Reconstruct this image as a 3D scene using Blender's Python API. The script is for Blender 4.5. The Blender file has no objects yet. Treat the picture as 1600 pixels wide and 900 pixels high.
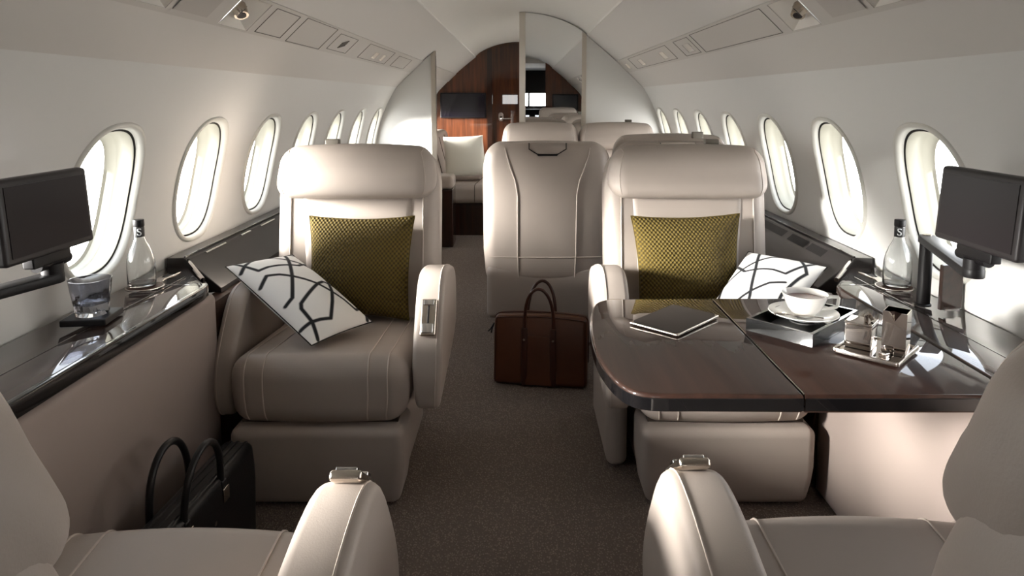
import bpy, bmesh, math, random
from mathutils import Vector, Matrix
random.seed(4)
sc = bpy.context.scene
COL = sc.collection
R = math.radians

# ------------------------------------------------------------------ materials
def lin(c):
    return tuple(((v/255)/12.92 if v/255 <= .04045 else ((v/255+.055)/1.055)**2.4) for v in c)
def mat(name, rgb, rough=.5, metal=0, coat=0, trans=0, bump=0, bscale=200, var=0, vscale=4, spec=.5, ior=1.45, sheen=0, lincol=False):
    m = bpy.data.materials.new(name); m.use_nodes = True
    nt = m.node_tree; b = nt.nodes['Principled BSDF']
    c = rgb if lincol else lin(rgb)
    b.inputs['Base Color'].default_value = (*c, 1)
    b.inputs['Roughness'].default_value = rough
    b.inputs['Metallic'].default_value = metal
    b.inputs['Coat Weight'].default_value = coat
    b.inputs['Coat Roughness'].default_value = .03
    b.inputs['Transmission Weight'].default_value = trans
    b.inputs['Specular IOR Level'].default_value = spec
    b.inputs['IOR'].default_value = ior
    if sheen: b.inputs['Sheen Weight'].default_value = sheen
    tc = nt.nodes.new('ShaderNodeTexCoord')
    if var:
        n = nt.nodes.new('ShaderNodeTexNoise'); n.inputs['Scale'].default_value = vscale
        n.inputs['Detail'].default_value = 4
        r = nt.nodes.new('ShaderNodeValToRGB')
        r.color_ramp.elements[0].position = .3; r.color_ramp.elements[1].position = .7
        r.color_ramp.elements[0].color = (*[v*(1-var) for v in c], 1)
        r.color_ramp.elements[1].color = (*[min(1, v*(1+var)) for v in c], 1)
        nt.links.new(tc.outputs['Object'], n.inputs['Vector'])
        nt.links.new(n.outputs['Fac'], r.inputs['Fac'])
        nt.links.new(r.outputs['Color'], b.inputs['Base Color'])
    if bump:
        n = nt.nodes.new('ShaderNodeTexNoise'); n.inputs['Scale'].default_value = bscale
        n.inputs['Detail'].default_value = 3
        bp = nt.nodes.new('ShaderNodeBump'); bp.inputs['Strength'].default_value = bump
        bp.inputs['Distance'].default_value = .002
        nt.links.new(tc.outputs['Object'], n.inputs['Vector'])
        nt.links.new(n.outputs['Fac'], bp.inputs['Height'])
        nt.links.new(bp.outputs['Normal'], b.inputs['Normal'])
    return m
def wood(name, dark, light, rough=.012, scale=(14, .9, 14), spec=.15, coat=1.0):
    m = mat(name, dark, rough=.5, coat=coat, spec=spec); nt = m.node_tree; b = nt.nodes['Principled BSDF']
    b.inputs['Coat Roughness'].default_value = rough
    tc = nt.nodes.new('ShaderNodeTexCoord'); mp = nt.nodes.new('ShaderNodeMapping')
    mp.inputs['Scale'].default_value = scale
    n = nt.nodes.new('ShaderNodeTexNoise'); n.inputs['Scale'].default_value = 3; n.inputs['Detail'].default_value = 8
    n.inputs['Distortion'].default_value = .4
    r = nt.nodes.new('ShaderNodeValToRGB')
    r.color_ramp.elements[0].color = (*lin(dark), 1); r.color_ramp.elements[1].color = (*lin(light), 1)
    r.color_ramp.elements[0].position = .35; r.color_ramp.elements[1].position = .7
    nt.links.new(tc.outputs['Object'], mp.inputs['Vector']); nt.links.new(mp.outputs['Vector'], n.inputs['Vector'])
    nt.links.new(n.outputs['Fac'], r.inputs['Fac']); nt.links.new(r.outputs['Color'], b.inputs['Base Color'])
    return m
LEATHER = (168, 157, 148)
M = {}
M['leather'] = mat('taupe_leather', LEATHER, rough=.46, bump=.10, bscale=420, var=.03, vscale=5, spec=.4)
M['leather_seam'] = mat('seam_thread', (192, 180, 170), rough=.55)
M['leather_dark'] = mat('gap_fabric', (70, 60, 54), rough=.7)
M['panel_leather'] = mat('side_panel_leather', (148, 134, 127), rough=.55, bump=.06, bscale=300, var=.02)
M['wall'] = mat('wall_lining', (212, 211, 207), rough=.65, spec=.15, bump=.03, bscale=120)
M['ceiling'] = mat('ceiling_lining', (200, 196, 190), rough=.6, bump=.03, bscale=120)
M['ceil_mid'] = mat('ceiling_centre_lining', (222, 219, 212), rough=.6)
M['strip'] = mat('service_strip_plastic', (186, 181, 174), rough=.5)
M['groove'] = mat('groove_shadow_gap', (90, 84, 78), rough=.7)
M['rim'] = mat('window_rim_plastic', (206, 204, 196), rough=.4)
M['reveal'] = mat('window_reveal_plastic', (160, 157, 144), rough=.35)
M['seal'] = mat('window_seal_rubber', (52, 50, 48), rough=.6)
M['wood'] = wood('dark_gloss_wood', (38, 24, 19), (50, 32, 25))
M['wood_edge'] = mat('black_gloss_edge', (14, 13, 14), rough=.1, coat=1)
M['wood_red'] = wood('reddish_gloss_wood', (66, 34, 18), (98, 54, 31), scale=(10, 10, .8))
M['wood_trim'] = wood('dark_wood_trim', (34, 18, 11), (52, 28, 16), scale=(10, 10, .8))
M['lid'] = mat('dark_lid_gloss', (38, 35, 35), rough=.3, coat=.25)
M['lid_side'] = wood('brown_compartment_wood', (64, 44, 35), (84, 60, 48), rough=.15, coat=.6)
M['chrome'] = mat('polished_chrome', (232, 230, 228), rough=.05, metal=1)
M['silver'] = mat('polished_silver', (225, 218, 212), rough=.04, metal=1)
M['nickel'] = mat('brushed_nickel', (200, 190, 178), rough=.22, metal=1)
M['steel'] = mat('satin_steel_post', (196, 188, 176), rough=.3, metal=1)
M['mirror'] = mat('mirror_glass', (235, 236, 236), rough=.01, metal=1)
M['black'] = mat('black_plastic', (22, 20, 21), rough=.45, spec=.3)
M['bezel'] = mat('charcoal_bezel', (44, 40, 41), rough=.4)
M['screen'] = mat('dark_screen', (40, 35, 37), rough=.3, spec=.25)
M['tabscreen'] = mat('tablet_screen', (14, 14, 16), rough=.06, spec=.35)
M['tvscreen'] = mat('cabin_screen', (16, 12, 22), rough=.1, coat=.4)
M['lacquer'] = mat('black_lacquer', (12, 12, 12), rough=.12, coat=.8)
M['china'] = mat('white_china', (245, 243, 238), rough=.12, coat=.6)
M['tea'] = mat('black_tea', (120, 56, 18), rough=.03, coat=1)
M['glass'] = mat('clear_glass', (250, 252, 252), rough=0, trans=1, ior=1.45)
M['smoke'] = mat('smoky_glass', (196, 198, 206), rough=0, trans=1, ior=1.45)
M['spirit'] = mat('clear_water', (250, 250, 250), rough=0, trans=1, ior=1.33)
M['label'] = mat('black_neck_label', (18, 18, 18), rough=.4)
M['ink'] = mat('white_letter', (235, 235, 235), rough=.5)
M['brown'] = mat('brown_bag_leather', (86, 50, 30), rough=.34, bump=.2, bscale=260, var=.12, vscale=9)
M['brown_d'] = mat('brown_bag_trim', (62, 32, 22), rough=.3)
M['bagblack'] = mat('black_bag_leather', (20, 19, 20), rough=.34, bump=.15, bscale=260)
M['white_fab'] = mat('white_linen', (226, 222, 210), rough=.9, bump=.2, bscale=500)
M['lampin'] = mat('lamp_reflector', (225, 220, 212), rough=.3)
M['greyclip'] = mat('grey_clip_plastic', (120, 114, 104), rough=.5)

def emit(name, rgb, s):
    m = bpy.data.materials.new(name); m.use_nodes = True; nt = m.node_tree
    b = nt.nodes['Principled BSDF']; b.inputs['Emission Color'].default_value = (*lin(rgb), 1)
    b.inputs['Emission Strength'].default_value = s; return m
M['lamp'] = emit('lamp_lens', (255, 236, 210), 3)
M['cockpit_led'] = emit('instrument_lights', (220, 225, 235), 1.2)

def pane_mat():
    m = bpy.data.materials.new('window_pane'); m.use_nodes = True; nt = m.node_tree
    nt.nodes.remove(nt.nodes['Principled BSDF'])
    t = nt.nodes.new('ShaderNodeBsdfTransparent'); g = nt.nodes.new('ShaderNodeBsdfGlossy')
    g.inputs['Roughness'].default_value = .02
    mx = nt.nodes.new('ShaderNodeMixShader')
    mx.inputs[0].default_value = .05; nt.links.new(t.outputs[0], mx.inputs[1]); nt.links.new(g.outputs[0], mx.inputs[2])
    nt.links.new(mx.outputs[0], nt.nodes['Material Output'].inputs[0]); return m
M['pane'] = pane_mat()

def carpet_mat():
    m = mat('carpet_loop', (132, 120, 109), rough=.95); nt = m.node_tree; b = nt.nodes['Principled BSDF']
    tc = nt.nodes.new('ShaderNodeTexCoord')
    mp = nt.nodes.new('ShaderNodeMapping'); mp.inputs['Scale'].default_value = (1, .7, 1); mp.inputs['Rotation'].default_value = (0, 0, .5)
    v = nt.nodes.new('ShaderNodeTexVoronoi'); v.inputs['Scale'].default_value = 170
    n = nt.nodes.new('ShaderNodeTexNoise'); n.inputs['Scale'].default_value = 320; n.inputs['Detail'].default_value = 4
    r = nt.nodes.new('ShaderNodeValToRGB')
    r.color_ramp.elements[0].color = (*lin((176, 161, 148)), 1); r.color_ramp.elements[1].color = (*lin((106, 94, 85)), 1)
    r.color_ramp.elements[0].position = .1; r.color_ramp.elements[1].position = .75
    ad = nt.nodes.new('ShaderNodeMath'); ad.operation = 'MULTIPLY_ADD'; ad.inputs[1].default_value = .6
    bp = nt.nodes.new('ShaderNodeBump'); bp.invert = True; bp.inputs['Strength'].default_value = .8; bp.inputs['Distance'].default_value = .004
    L = nt.links.new
    L(tc.outputs['Object'], mp.inputs['Vector']); L(mp.outputs['Vector'], v.inputs['Vector']); L(tc.outputs['Object'], n.inputs['Vector'])
    L(n.outputs['Fac'], ad.inputs[0]); L(v.outputs['Distance'], ad.inputs[2]); L(ad.outputs[0], r.inputs['Fac'])
    L(r.outputs['Color'], b.inputs['Base Color']); L(ad.outputs[0], bp.inputs['Height']); L(bp.outputs['Normal'], b.inputs['Normal'])
    return m
M['carpet'] = carpet_mat()

def knit_mat():     # rows of small knitted bobbles, laid out in the cloth's own UVs (metres)
    m = mat('olive_knit', (112, 92, 20), rough=.85, sheen=0); nt = m.node_tree; b = nt.nodes['Principled BSDF']
    L = nt.links.new
    uv = nt.nodes.new('ShaderNodeUVMap'); sp = nt.nodes.new('ShaderNodeSeparateXYZ'); L(uv.outputs[0], sp.inputs[0])
    def mth(op, a, bb=None):
        n = nt.nodes.new('ShaderNodeMath'); n.operation = op
        for i, q in enumerate((a, bb)):
            if q is None: continue
            if isinstance(q, (int, float)): n.inputs[i].default_value = q
            else: L(q, n.inputs[i])
        return n.outputs[0]
    u = mth('MULTIPLY', sp.outputs[0], 460.); v = mth('MULTIPLY', sp.outputs[1], 380.)
    h = mth('ADD', mth('MULTIPLY', mth('SINE', u), mth('SINE', v)), 0.)
    h = mth('ADD', mth('MULTIPLY', h, .5), .5)
    r = nt.nodes.new('ShaderNodeValToRGB')
    r.color_ramp.elements[0].color = (*lin((50, 40, 8)), 1); r.color_ramp.elements[1].color = (*lin((106, 88, 26)), 1)
    L(h, r.inputs['Fac']); L(r.outputs['Color'], b.inputs['Base Color'])
    bp = nt.nodes.new('ShaderNodeBump'); bp.inputs['Strength'].default_value = .9; bp.inputs['Distance'].default_value = .005
    L(h, bp.inputs['Height']); L(bp.outputs['Normal'], b.inputs['Normal'])
    return m
M['knit'] = knit_mat()

def line_mat():     # woven black lines on white cloth; 'ink' = distance to the nearest line in metres
    m = mat('white_cloth_black_lines', (228, 227, 224), rough=.8, bump=.15, bscale=500); nt = m.node_tree; b = nt.nodes['Principled BSDF']
    a = nt.nodes.new('ShaderNodeAttribute'); a.attribute_name = 'ink'
    r = nt.nodes.new('ShaderNodeValToRGB')
    r.color_ramp.elements[0].color = (*lin((20, 20, 24)), 1); r.color_ramp.elements[1].color = (*lin((238, 236, 232)), 1)
    r.color_ramp.elements[0].position = .0050; r.color_ramp.elements[1].position = .0057
    nt.links.new(a.outputs['Fac'], r.inputs['Fac']); nt.links.new(r.outputs['Color'], b.inputs['Base Color'])
    return m
M['lines'] = line_mat()

# ------------------------------------------------------------------ mesh helpers
def mesh_obj(name, verts, faces, m, parent=None, smooth=True, angle=40, uvs=None):
    me = bpy.data.meshes.new(name); me.from_pydata([tuple(v) for v in verts], [], faces)
    bm = bmesh.new(); bm.from_mesh(me)
    bmesh.ops.recalc_face_normals(bm, faces=bm.faces)
    if smooth:
        for f in bm.faces: f.smooth = True
        for e in bm.edges:
            if len(e.link_faces) == 2 and e.calc_face_angle(0) > R(angle): e.smooth = False
    bm.to_mesh(me); bm.free()
    me.materials.append(m if not isinstance(m, str) else M[m])
    o = bpy.data.objects.new(name, me); COL.objects.link(o)
    if parent: o.parent = parent
    return o
class MB:
    def __init__(s): s.v = []; s.f = []
    def add(s, vs, fs):
        k = len(s.v); s.v += [tuple(v) for v in vs]; s.f += [tuple(i+k for i in f) for f in fs]; return s
    def build(s, name, m, parent=None, **k): return mesh_obj(name, s.v, s.f, m, parent, **k)
    def xf(s, mx): s.v = [tuple(mx @ Vector(v)) for v in s.v]; return s
def soft(c, h, r, n=4, k=4, deform=None):
    """rounded box centred c, half sizes h, corner radius r"""
    r = min(r, *[q*.999 for q in h])
    def ax(hh):
        out = []
        for i in range(k, 0, -1): out.append(-(hh-r) - r*math.tan(math.pi/4*i/k))
        for i in range(n+1): out.append(-(hh-r) + 2*(hh-r)*i/n)
        for i in range(1, k+1): out.append((hh-r) + r*math.tan(math.pi/4*i/k))
        return out
    A = [ax(q) for q in h]; vs = {}; V = []; F = []
    def mp(p):
        key = tuple(round(q, 6) for q in p)
        if key in vs: return vs[key]
        V.append(softpt(p, c, h, r, deform)); vs[key] = len(V)-1; return vs[key]
    for a in range(3):
        b, d = (a+1) % 3, (a+2) % 3
        for s in (-1, 1):
            for i in range(len(A[b])-1):
                for j in range(len(A[d])-1):
                    q = []
                    for (ii, jj) in ((i, j), (i+1, j), (i+1, j+1), (i, j+1)):
                        p = [0, 0, 0]; p[a] = s*h[a]; p[b] = A[b][ii]; p[d] = A[d][jj]; q.append(mp(p))
                    if s < 0: q.reverse()
                    if len(set(q)) == 4: F.append(tuple(q))
    return V, F
def softpt(p, c, h, r, deform=None, lift=0):
    inn = Vector([max(-(h[i]-r), min(h[i]-r, p[i])) for i in range(3)])
    d = Vector(p)-inn
    if d.length > 1e-9: d.normalize()
    q = inn + d*(r+lift) + Vector(c)
    return Vector(deform(q)) if deform else q
def sbox(name, m, parent, c, h, r, n=4, k=4, deform=None, **kw):
    V, F = soft(c, h, r, n, k, deform); return mesh_obj(name, V, F, m, parent, angle=60, **kw)
def seam(c, h, r, pts, deform=None, lift=.0008, step=.012):
    """path on the surface of a soft box through cube-surface points"""
    out = []
    for a, b in zip(pts[:-1], pts[1:]):
        a, b = Vector(a), Vector(b); n = max(2, int((b-a).length/step))
        for i in range(n): out.append(softpt(a.lerp(b, i/n), c, h, r, deform, lift))
    out.append(softpt(pts[-1], c, h, r, deform, lift)); 
    res = [out[0]]
    for p in out[1:]:
        if (p-res[-1]).length > .0015: res.append(p)
    return res
def tube(pts, rad, n=8, closed=False, cap=True, flat=1.0):
    pts = [Vector(p) for p in pts]; N = len(pts); V = []; F = []
    up = None
    for i, p in enumerate(pts):
        if closed: t = (pts[(i+1) % N]-pts[i-1])
        else: t = pts[min(i+1, N-1)]-pts[max(i-1, 0)]
        t.normalize()
        if up is None:
            up = Vector((0, 0, 1)) if abs(t.z) < .9 else Vector((1, 0, 0))
        x = up.cross(t)
        if x.length < 1e-6: x = Vector((1, 0, 0)).cross(t)
        x.normalize(); y = t.cross(x); up = y
        rr = rad(i/(N-1)) if callable(rad) else rad
        for k in range(n):
            a = 2*math.pi*k/n; V.append(p + x*math.cos(a)*rr + y*math.sin(a)*rr*flat)
    for i in range(N if closed else N-1):
        for k in range(n):
            a = i*n+k; b = i*n+(k+1) % n; j = ((i+1) % N)*n
            F.append((a, b, j+(k+1) % n, j+k))
    if cap and not closed:
        F.append(tuple(range(n-1, -1, -1))); F.append(tuple((N-1)*n+k for k in range(n)))
    return V, F
def lathe(prof, n=40, c=(0, 0, 0)):
    V = []; F = []
    for (r, z) in prof:
        for k in range(n):
            a = 2*math.pi*k/n; V.append((c[0]+r*math.cos(a), c[1]+r*math.sin(a), c[2]+z))
    for i in range(len(prof)-1):
        for k in range(n):
            F.append((i*n+k, i*n+(k+1) % n, (i+1)*n+(k+1) % n, (i+1)*n+k))
    if prof[0][0] > 1e-4: F.append(tuple(range(n)))
    if prof[-1][0] > 1e-4: F.append(tuple((len(prof)-1)*n+k for k in range(n)))
    return V, F
def box(x0, x1, y0, y1, z0, z1):
    V = [(x, y, z) for x in (x0, x1) for y in (y0, y1) for z in (z0, z1)]
    return V, [(0, 1, 3, 2), (4, 6, 7, 5), (0, 4, 5, 1), (2, 3, 7, 6), (0, 2, 6, 4), (1, 5, 7, 3)]
def smooth_poly(p, it=3, w=.25):
    for _ in range(it):
        q = []
        for i in range(len(p)):
            a, b = p[i], p[(i+1) % len(p)]
            q.append(tuple(a[k]*(1-w)+b[k]*w for k in range(2))); q.append(tuple(a[k]*w+b[k]*(1-w) for k in range(2)))
        p = q
    return p
def area2(p): return sum(p[i][0]*p[(i+1) % len(p)][1]-p[(i+1) % len(p)][0]*p[i][1] for i in range(len(p)))/2
def slab(prof, a0, a1, r, fn, k=4):
    """closed 2D profile extruded from a0 to a1 with rounded rims; fn(u, v, a) -> xyz"""
    if area2(prof) < 0: prof = prof[::-1]
    N = len(prof); nor = []
    for i in range(N):
        a, b = prof[i-1], prof[(i+1) % N]; t = (b[0]-a[0], b[1]-a[1]); l = math.hypot(*t) or 1
        nor.append((-t[1]/l, t[0]/l))
    secs = []
    for i in range(k+1):
        th = math.pi/2*i/k; secs.append((a0 + r*(1-math.sin(th)), r*(1-math.cos(math.pi/2-th)) if False else r*(1-math.cos(th))))
    secs = [(a0 + r*(1-math.sin(math.pi/2*(1-i/k))), r*(1-math.cos(math.pi/2*(1-i/k)))) for i in range(k+1)]
    secs += [(a1-(s[0]-a0), s[1]) for s in secs[::-1]]
    V = []; F = []
    for (a, off) in secs:
        for i in range(N): V.append(fn(prof[i][0]+nor[i][0]*off, prof[i][1]+nor[i][1]*off, a))
    for s in range(len(secs)-1):
        for i in range(N):
            j = (i+1) % N; F.append((s*N+i, s*N+j, (s+1)*N+j, (s+1)*N+i))
    F.append(tuple(range(N-1, -1, -1))); F.append(tuple((len(secs)-1)*N+i for i in range(N)))
    return V, F
def tag(o, label=None, cat=None, group=None, kind=None):
    if label: o['label'] = label
    if cat: o['category'] = cat
    if group: o['group'] = group
    if kind: o['kind'] = kind
    return o
def thing(name, label, cat, loc=(0, 0, 0), rz=0, group=None):
    o = bpy.data.objects.new(name, None); COL.objects.link(o); o.empty_display_size = .05
    o.location = loc; o.rotation_euler = (0, 0, rz); return tag(o, label, cat, group)
def struct(o): o['kind'] = 'structure'; return o
def copy_thing(o, loc=None, rz=None, label=None):
    def rec(a, par):
        c = a.copy(); COL.objects.link(c)
        if par: c.parent = par
        for ch in a.children: rec(ch, c)
        return c
    c = rec(o, None)
    if loc: c.location = loc
    if rz is not None: c.rotation_euler = (0, 0, rz)
    if label: c['label'] = label
    return c

# ------------------------------------------------------------------ cabin shell
Y0, Y1 = -.32, 8.3
RAD2 = 1.17**2
def wx(z): return math.sqrt(RAD2-(z-.67)**2)
WC, WHH, WHW, WN = .937, .205, .158, 2.5
WY = [1.845+.567*k for k in range(-2, 12) if not 5.3 < 1.845+.567*k < 5.6]
def wout(a, f=1.0):
    ca, sa = math.cos(a), math.sin(a)
    return (WHW*f*math.copysign(abs(ca)**(2/WN), ca), (WHH+(f-1)*WHW)*math.copysign(abs(sa)**(2/WN), sa))
def wall(side, name):
    s = -1 if side == 'left' else 1
    mb = MB(); zb, zt = .69, 1.185
    def strip(zlist, ya, yb):
        V = [(s*wx(z), y, z) for z in zlist for y in (ya, yb)]
        mb.add(V, [(2*i, 2*i+1, 2*i+3, 2*i+2) for i in range(len(zlist)-1)])
    strip([.69*i/8 for i in range(9)], Y0-.1, Y1+.1)
    strip([zt+(1.325-zt)*i/5 for i in range(6)], Y0-.1, Y1+.1)
    ys = sorted(WY); edges = []
    cur = Y0-.1
    band = [zb+(zt-zb)*i/20 for i in range(21)]
    for y in ys:
        a, b = y-.24, y+.24
        if a > cur+1e-4: strip(band, cur, a)
        # cell with a window-shaped hole
        K = 6; V = []
        hw, zc, hh = .24, (zb+zt)/2, (zt-zb)/2
        per = [(hw, -hh+2*hh*q/20) for q in range(20)]+[(hw-2*hw*q/20, hh) for q in range(20)]+[(-hw, hh-2*hh*q/20) for q in range(20)]+[(-hw+2*hw*q/20, -hh) for q in range(20)]
        N = len(per)
        for i in range(N):
            ry, rz_ = per[i]; l_ = ((abs(ry)/WHW)**WN+(abs(rz_)/WHH)**WN)**(-1/WN)
            oy, oz = ry*l_, rz_*l_
            for k in range(K+1):
                t = k/K; yy = oy+(ry-oy)*t; zz = oz+(rz_-oz)*t+zc
                V.append((s*wx(zz), y+yy, zz))
        F = [(i*(K+1)+k, ((i+1) % N)*(K+1)+k, ((i+1) % N)*(K+1)+k+1, i*(K+1)+k+1) for i in range(N) for k in range(K)]
        mb.add(V, F)
        cur = b
    strip(band, cur, Y1+.1)
    o = mb.build(name, 'wall', angle=30); struct(o)
    bm = bmesh.new(); bm.from_mesh(o.data)
    for f in bm.faces:
        if f.normal.x*s > 0: f.normal_flip()
    bm.to_mesh(o.data); bm.free()
wall('left', 'wall_left'); wall('right', 'wall_right')
wn = 0
def window(s, y):
    global wn
    wn += 1
    N = 72
    def ring(f, d):
        out = []
        for i in range(N):
            a = 2*math.pi*i/N; oy, oz = wout(a, f); z = WC+oz
            out.append((s*(wx(max(.0, z))+d), y+oy, z))
        return out
    def rings(lst):
        V = []; F = []
        for r_ in lst: V += r_
        for k in range(len(lst)-1):
            for i in range(N):
                F.append((k*N+i, k*N+(i+1) % N, (k+1)*N+(i+1) % N, (k+1)*N+i))
        return V, F
    fr = mesh_obj('window_%d' % wn, *rings([ring(1.10, .001), ring(1.085, -.006), ring(1.05, -.009), ring(1.01, -.007), ring(.985, .004), ring(.98, .014)]), 'rim', angle=80)
    struct(fr)
    mesh_obj('window_seal', *rings([ring(.98, .014), ring(.955, .02), ring(.945, .016)]), 'seal', fr)
    mesh_obj('window_reveal', *rings([ring(.945, .016), ring(.935, .022), ring(.935, .045), ring(.925, .062), ring(.915, .065), ring(.91, .086), ring(.86, .092)]), 'reveal', fr, angle=50)
    V = ring(.88, .0915); mesh_obj('window_pane', V, [tuple(range(N))], 'pane', fr)
for y in WY:
    for s in (-1, 1): window(s, y)

# floor
struct(mesh_obj('floor', *box(-1.2, 1.2, Y0-3.4, Y1+.1, -.05, 0), 'carpet'))
# upper side panels, service strips, centre ceiling
def U(t, off=0):
    # slightly bowed panel from the wall crease (t=0) to the centre crease (t=1)
    b = .014*math.sin(math.pi*t)
    x = .992-.466*t; z = 1.298+.422*t
    return x+(b-off)*.675, z+(b-off)*.738
T0, T1 = .295, .504
mc = MB()
def upanel(s, ta, tb, ya, yb, off=0, n=8):
    V = []; F = []
    for i in range(n+1):
        x, z = U(ta+(tb-ta)*i/n, off)
        V += [(s*x, ya, z), (s*x, yb, z)]
    return V, [(2*i, 2*i+1, 2*i+3, 2*i+2) for i in range(n)]
for s in (-1, 1):
    mc.add(*upanel(s, 0, T0, Y0-.1, Y1+.1)); mc.add(*upanel(s, T1, 1, Y0-.1, Y1+.1))
x0, z0 = U(1)
mc.add([(-x0, Y0-.1, z0), (x0, Y0-.1, z0), (x0, Y1, z0), (-x0, Y1, z0)], [])
struct(mc.build('ceiling', 'ceiling', angle=30))
mid = []; n = 24
for i in range(n+1):
    a = -1+2*i/n; x = x0*a*1.0; z = z0+.012+(1.90-z0-.012)*(1-a*a)**.8
    mid += [(x, Y0-.1, z), (x, Y1+.1, z)]
mm = MB().add(mid, [(2*i, 2*i+1, 2*i+3, 2*i+2) for i in range(n)])
for s in (-1, 1): mm.add([(s*x0, Y0-.1, z0), (s*x0, Y1+.1, z0), (s*x0, Y1+.1, z0+.012), (s*x0, Y0-.1, z0+.012)], [(0, 1, 2, 3)])
struct(mm.build('ceiling_arch', 'ceil_mid', angle=30))

HOLES = {-1: [(1.50, 1.66, .12, .88), (1.96, 2.16, .06, .94), (3.86, 3.96, .25, .6), (4.08, 4.16, .25, .6), (5.85, 5.95, .25, .6), (6.2, 6.3, .25, .6)],
         1: [(1.50, 1.66, .12, .88), (1.96, 2.16, .06, .94), (3.28, 3.40, .25, .65), (3.86, 3.97, .25, .65), (4.55, 4.68, .25, .65), (5.14, 5.24, .25, .65), (6.0, 6.1, .25, .65)]}
def SP(s, v, y, off=0):
    x, z = U(T0+(T1-T0)*v, off); return (s*x, y, z)
for s in (-1, 1):
    H = HOLES[s]; ys = sorted({Y0-.1, Y1+.1, *[h[0] for h in H], *[h[1] for h in H]})
    mb = MB(); off = .006
    vsn = sorted({0, 1, *[h[2] for h in H], *[h[3] for h in H]})
    for a, b in zip(ys[:-1], ys[1:]):
        for c, d in zip(vsn[:-1], vsn[1:]):
            if any(h[0] <= (a+b)/2 <= h[1] and h[2] <= (c+d)/2 <= h[3] for h in H): continue
            mb.add([SP(s, c, a, off), SP(s, c, b, off), SP(s, d, b, off), SP(s, d, a, off)], [(0, 1, 2, 3)])
    for v in (0, 1): mb.add([SP(s, v, ys[0], off), SP(s, v, ys[-1], off), SP(s, v, ys[-1], -.03), SP(s, v, ys[0], -.03)], [(0, 1, 2, 3)])
    st = struct(mb.build('trim_%d' % (1 if s < 0 else 2), 'strip', smooth=False))
    def line(v0, y0_, v1, y1_, w=.0022):
        P = [Vector(SP(s, v0+(v1-v0)*i/6, y0_+(y1_-y0_)*i/6, off+.0008)) for i in range(7)]
        return tube(P, w, 4)
    def hatch(ya, yb, v0=.1, v1=.9, name='hatch_outline'):
        g = MB()
        for q in ((v0, ya, v1, ya), (v1, ya, v1, yb), (v1, yb, v0, yb), (v0, yb, v0, ya)): g.add(*line(*q, w=.0012))
        g.build(name, 'groove', st)
    if s < 0:
        hatch(2.22, 2.45); hatch(2.52, 2.93, .05, .95); hatch(3.02, 3.34, .15, .85); hatch(3.60, 4.3, .12, .88); hatch(4.5, 5.0, .12, .8)
        g = MB()
        for v in (.35, .42, .49, .56): g.add(*line(v-.05, 3.15, v+.12, 3.22, .0035))
        g.build('air_outlet', 'groove', st)
    else:
        hatch(2.24, 3.15, .08, .92); hatch(3.22, 3.5, .12, .88); hatch(3.7, 4.95, .12, .88)
    # small loudspeaker grille
    g = MB(); ya, yb = 1.69, 1.87
    g.add([SP(s, .15, ya, off+.003), SP(s, .15, yb, off+.003), SP(s, .85, yb, off+.003), SP(s, .85, ya, off+.003)], [(0, 1, 2, 3)])
    sp = g.build('speaker_grille', mat('grille_mesh', (178, 172, 165), rough=.7, bump=.5, bscale=700), st, smooth=False)
side_nm = {-1: 'left', 1: 'right'}
def recess(s, h, label, big=True, lit=True):
    ya, yb, va, vb = h; dep = .055 if big else .03
    c = Vector(SP(s, (va+vb)/2, (ya+yb)/2, 0))
    t = thing('ceiling_light', label, 'ceiling light', c, group=None)
    off = .006
    def loc(v, y, o): return Vector(SP(s, v, y, o))-c
    vm, ym = (va+vb)/2, (ya+yb)/2; k = .42
    outer = [loc(va, ya, off), loc(va, yb, off), loc(vb, yb, off), loc(vb, ya, off)]
    inner = [loc(vm+(v-vm)*k, ym+(y-ym)*k, -dep) for v, y in ((va, ya), (va, yb), (vb, yb), (vb, ya))]
    mesh_obj('reflector', outer+inner, [(0, 1, 5, 4), (1, 2, 6, 5), (2, 3, 7, 6), (3, 0, 4, 7), (4, 5, 6, 7)], 'lampin', t, smooth=False)
    rim = [loc(v, y, off+.002) for v, y in ((va, ya), (va, yb), (vb, yb), (vb, ya))]
    P = []
    for i in range(4):
        for j in range(6): P.append(rim[i].lerp(rim[(i+1) % 4], j/6))
    mesh_obj('frame', *tube(P, .0010, 6, closed=True), 'strip', t)
    nrm = Vector((-s*.675, 0, -.738))
    if big:
        for q, dy in enumerate((-.032, .034)):
            a = loc(vm, ym+dy, -dep+.006); d = (nrm+Vector((-.25*s*(1-2*q), .45*(1-2*q), -.3))).normalized()
            b_ = mesh_obj('spotlight', *tube([a, a+d*.012, a+d*.014, a+d*.05, a+d*.052], lambda f: .013 if f < .4 else .021, 14), 'nickel', t)
            mesh_obj('lens', *tube([a+d*.0505, a+d*.0535], .014, 14), 'screen', b_)
        mesh_obj('bracket', *tube([loc(vm, ya+.04, -dep+.01), loc(vm, yb-.04, -dep+.01)], .005, 8), 'nickel', t)
    else:
        a = loc(vm, ym, -dep+.001)
        mesh_obj('spotlight', *tube([a, a+nrm*.018], .02, 14), 'nickel', t)
        mesh_obj('lens', *tube([a+nrm*.018, a+nrm*.02], .015, 14), 'lamp' if lit else 'screen', t)
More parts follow.
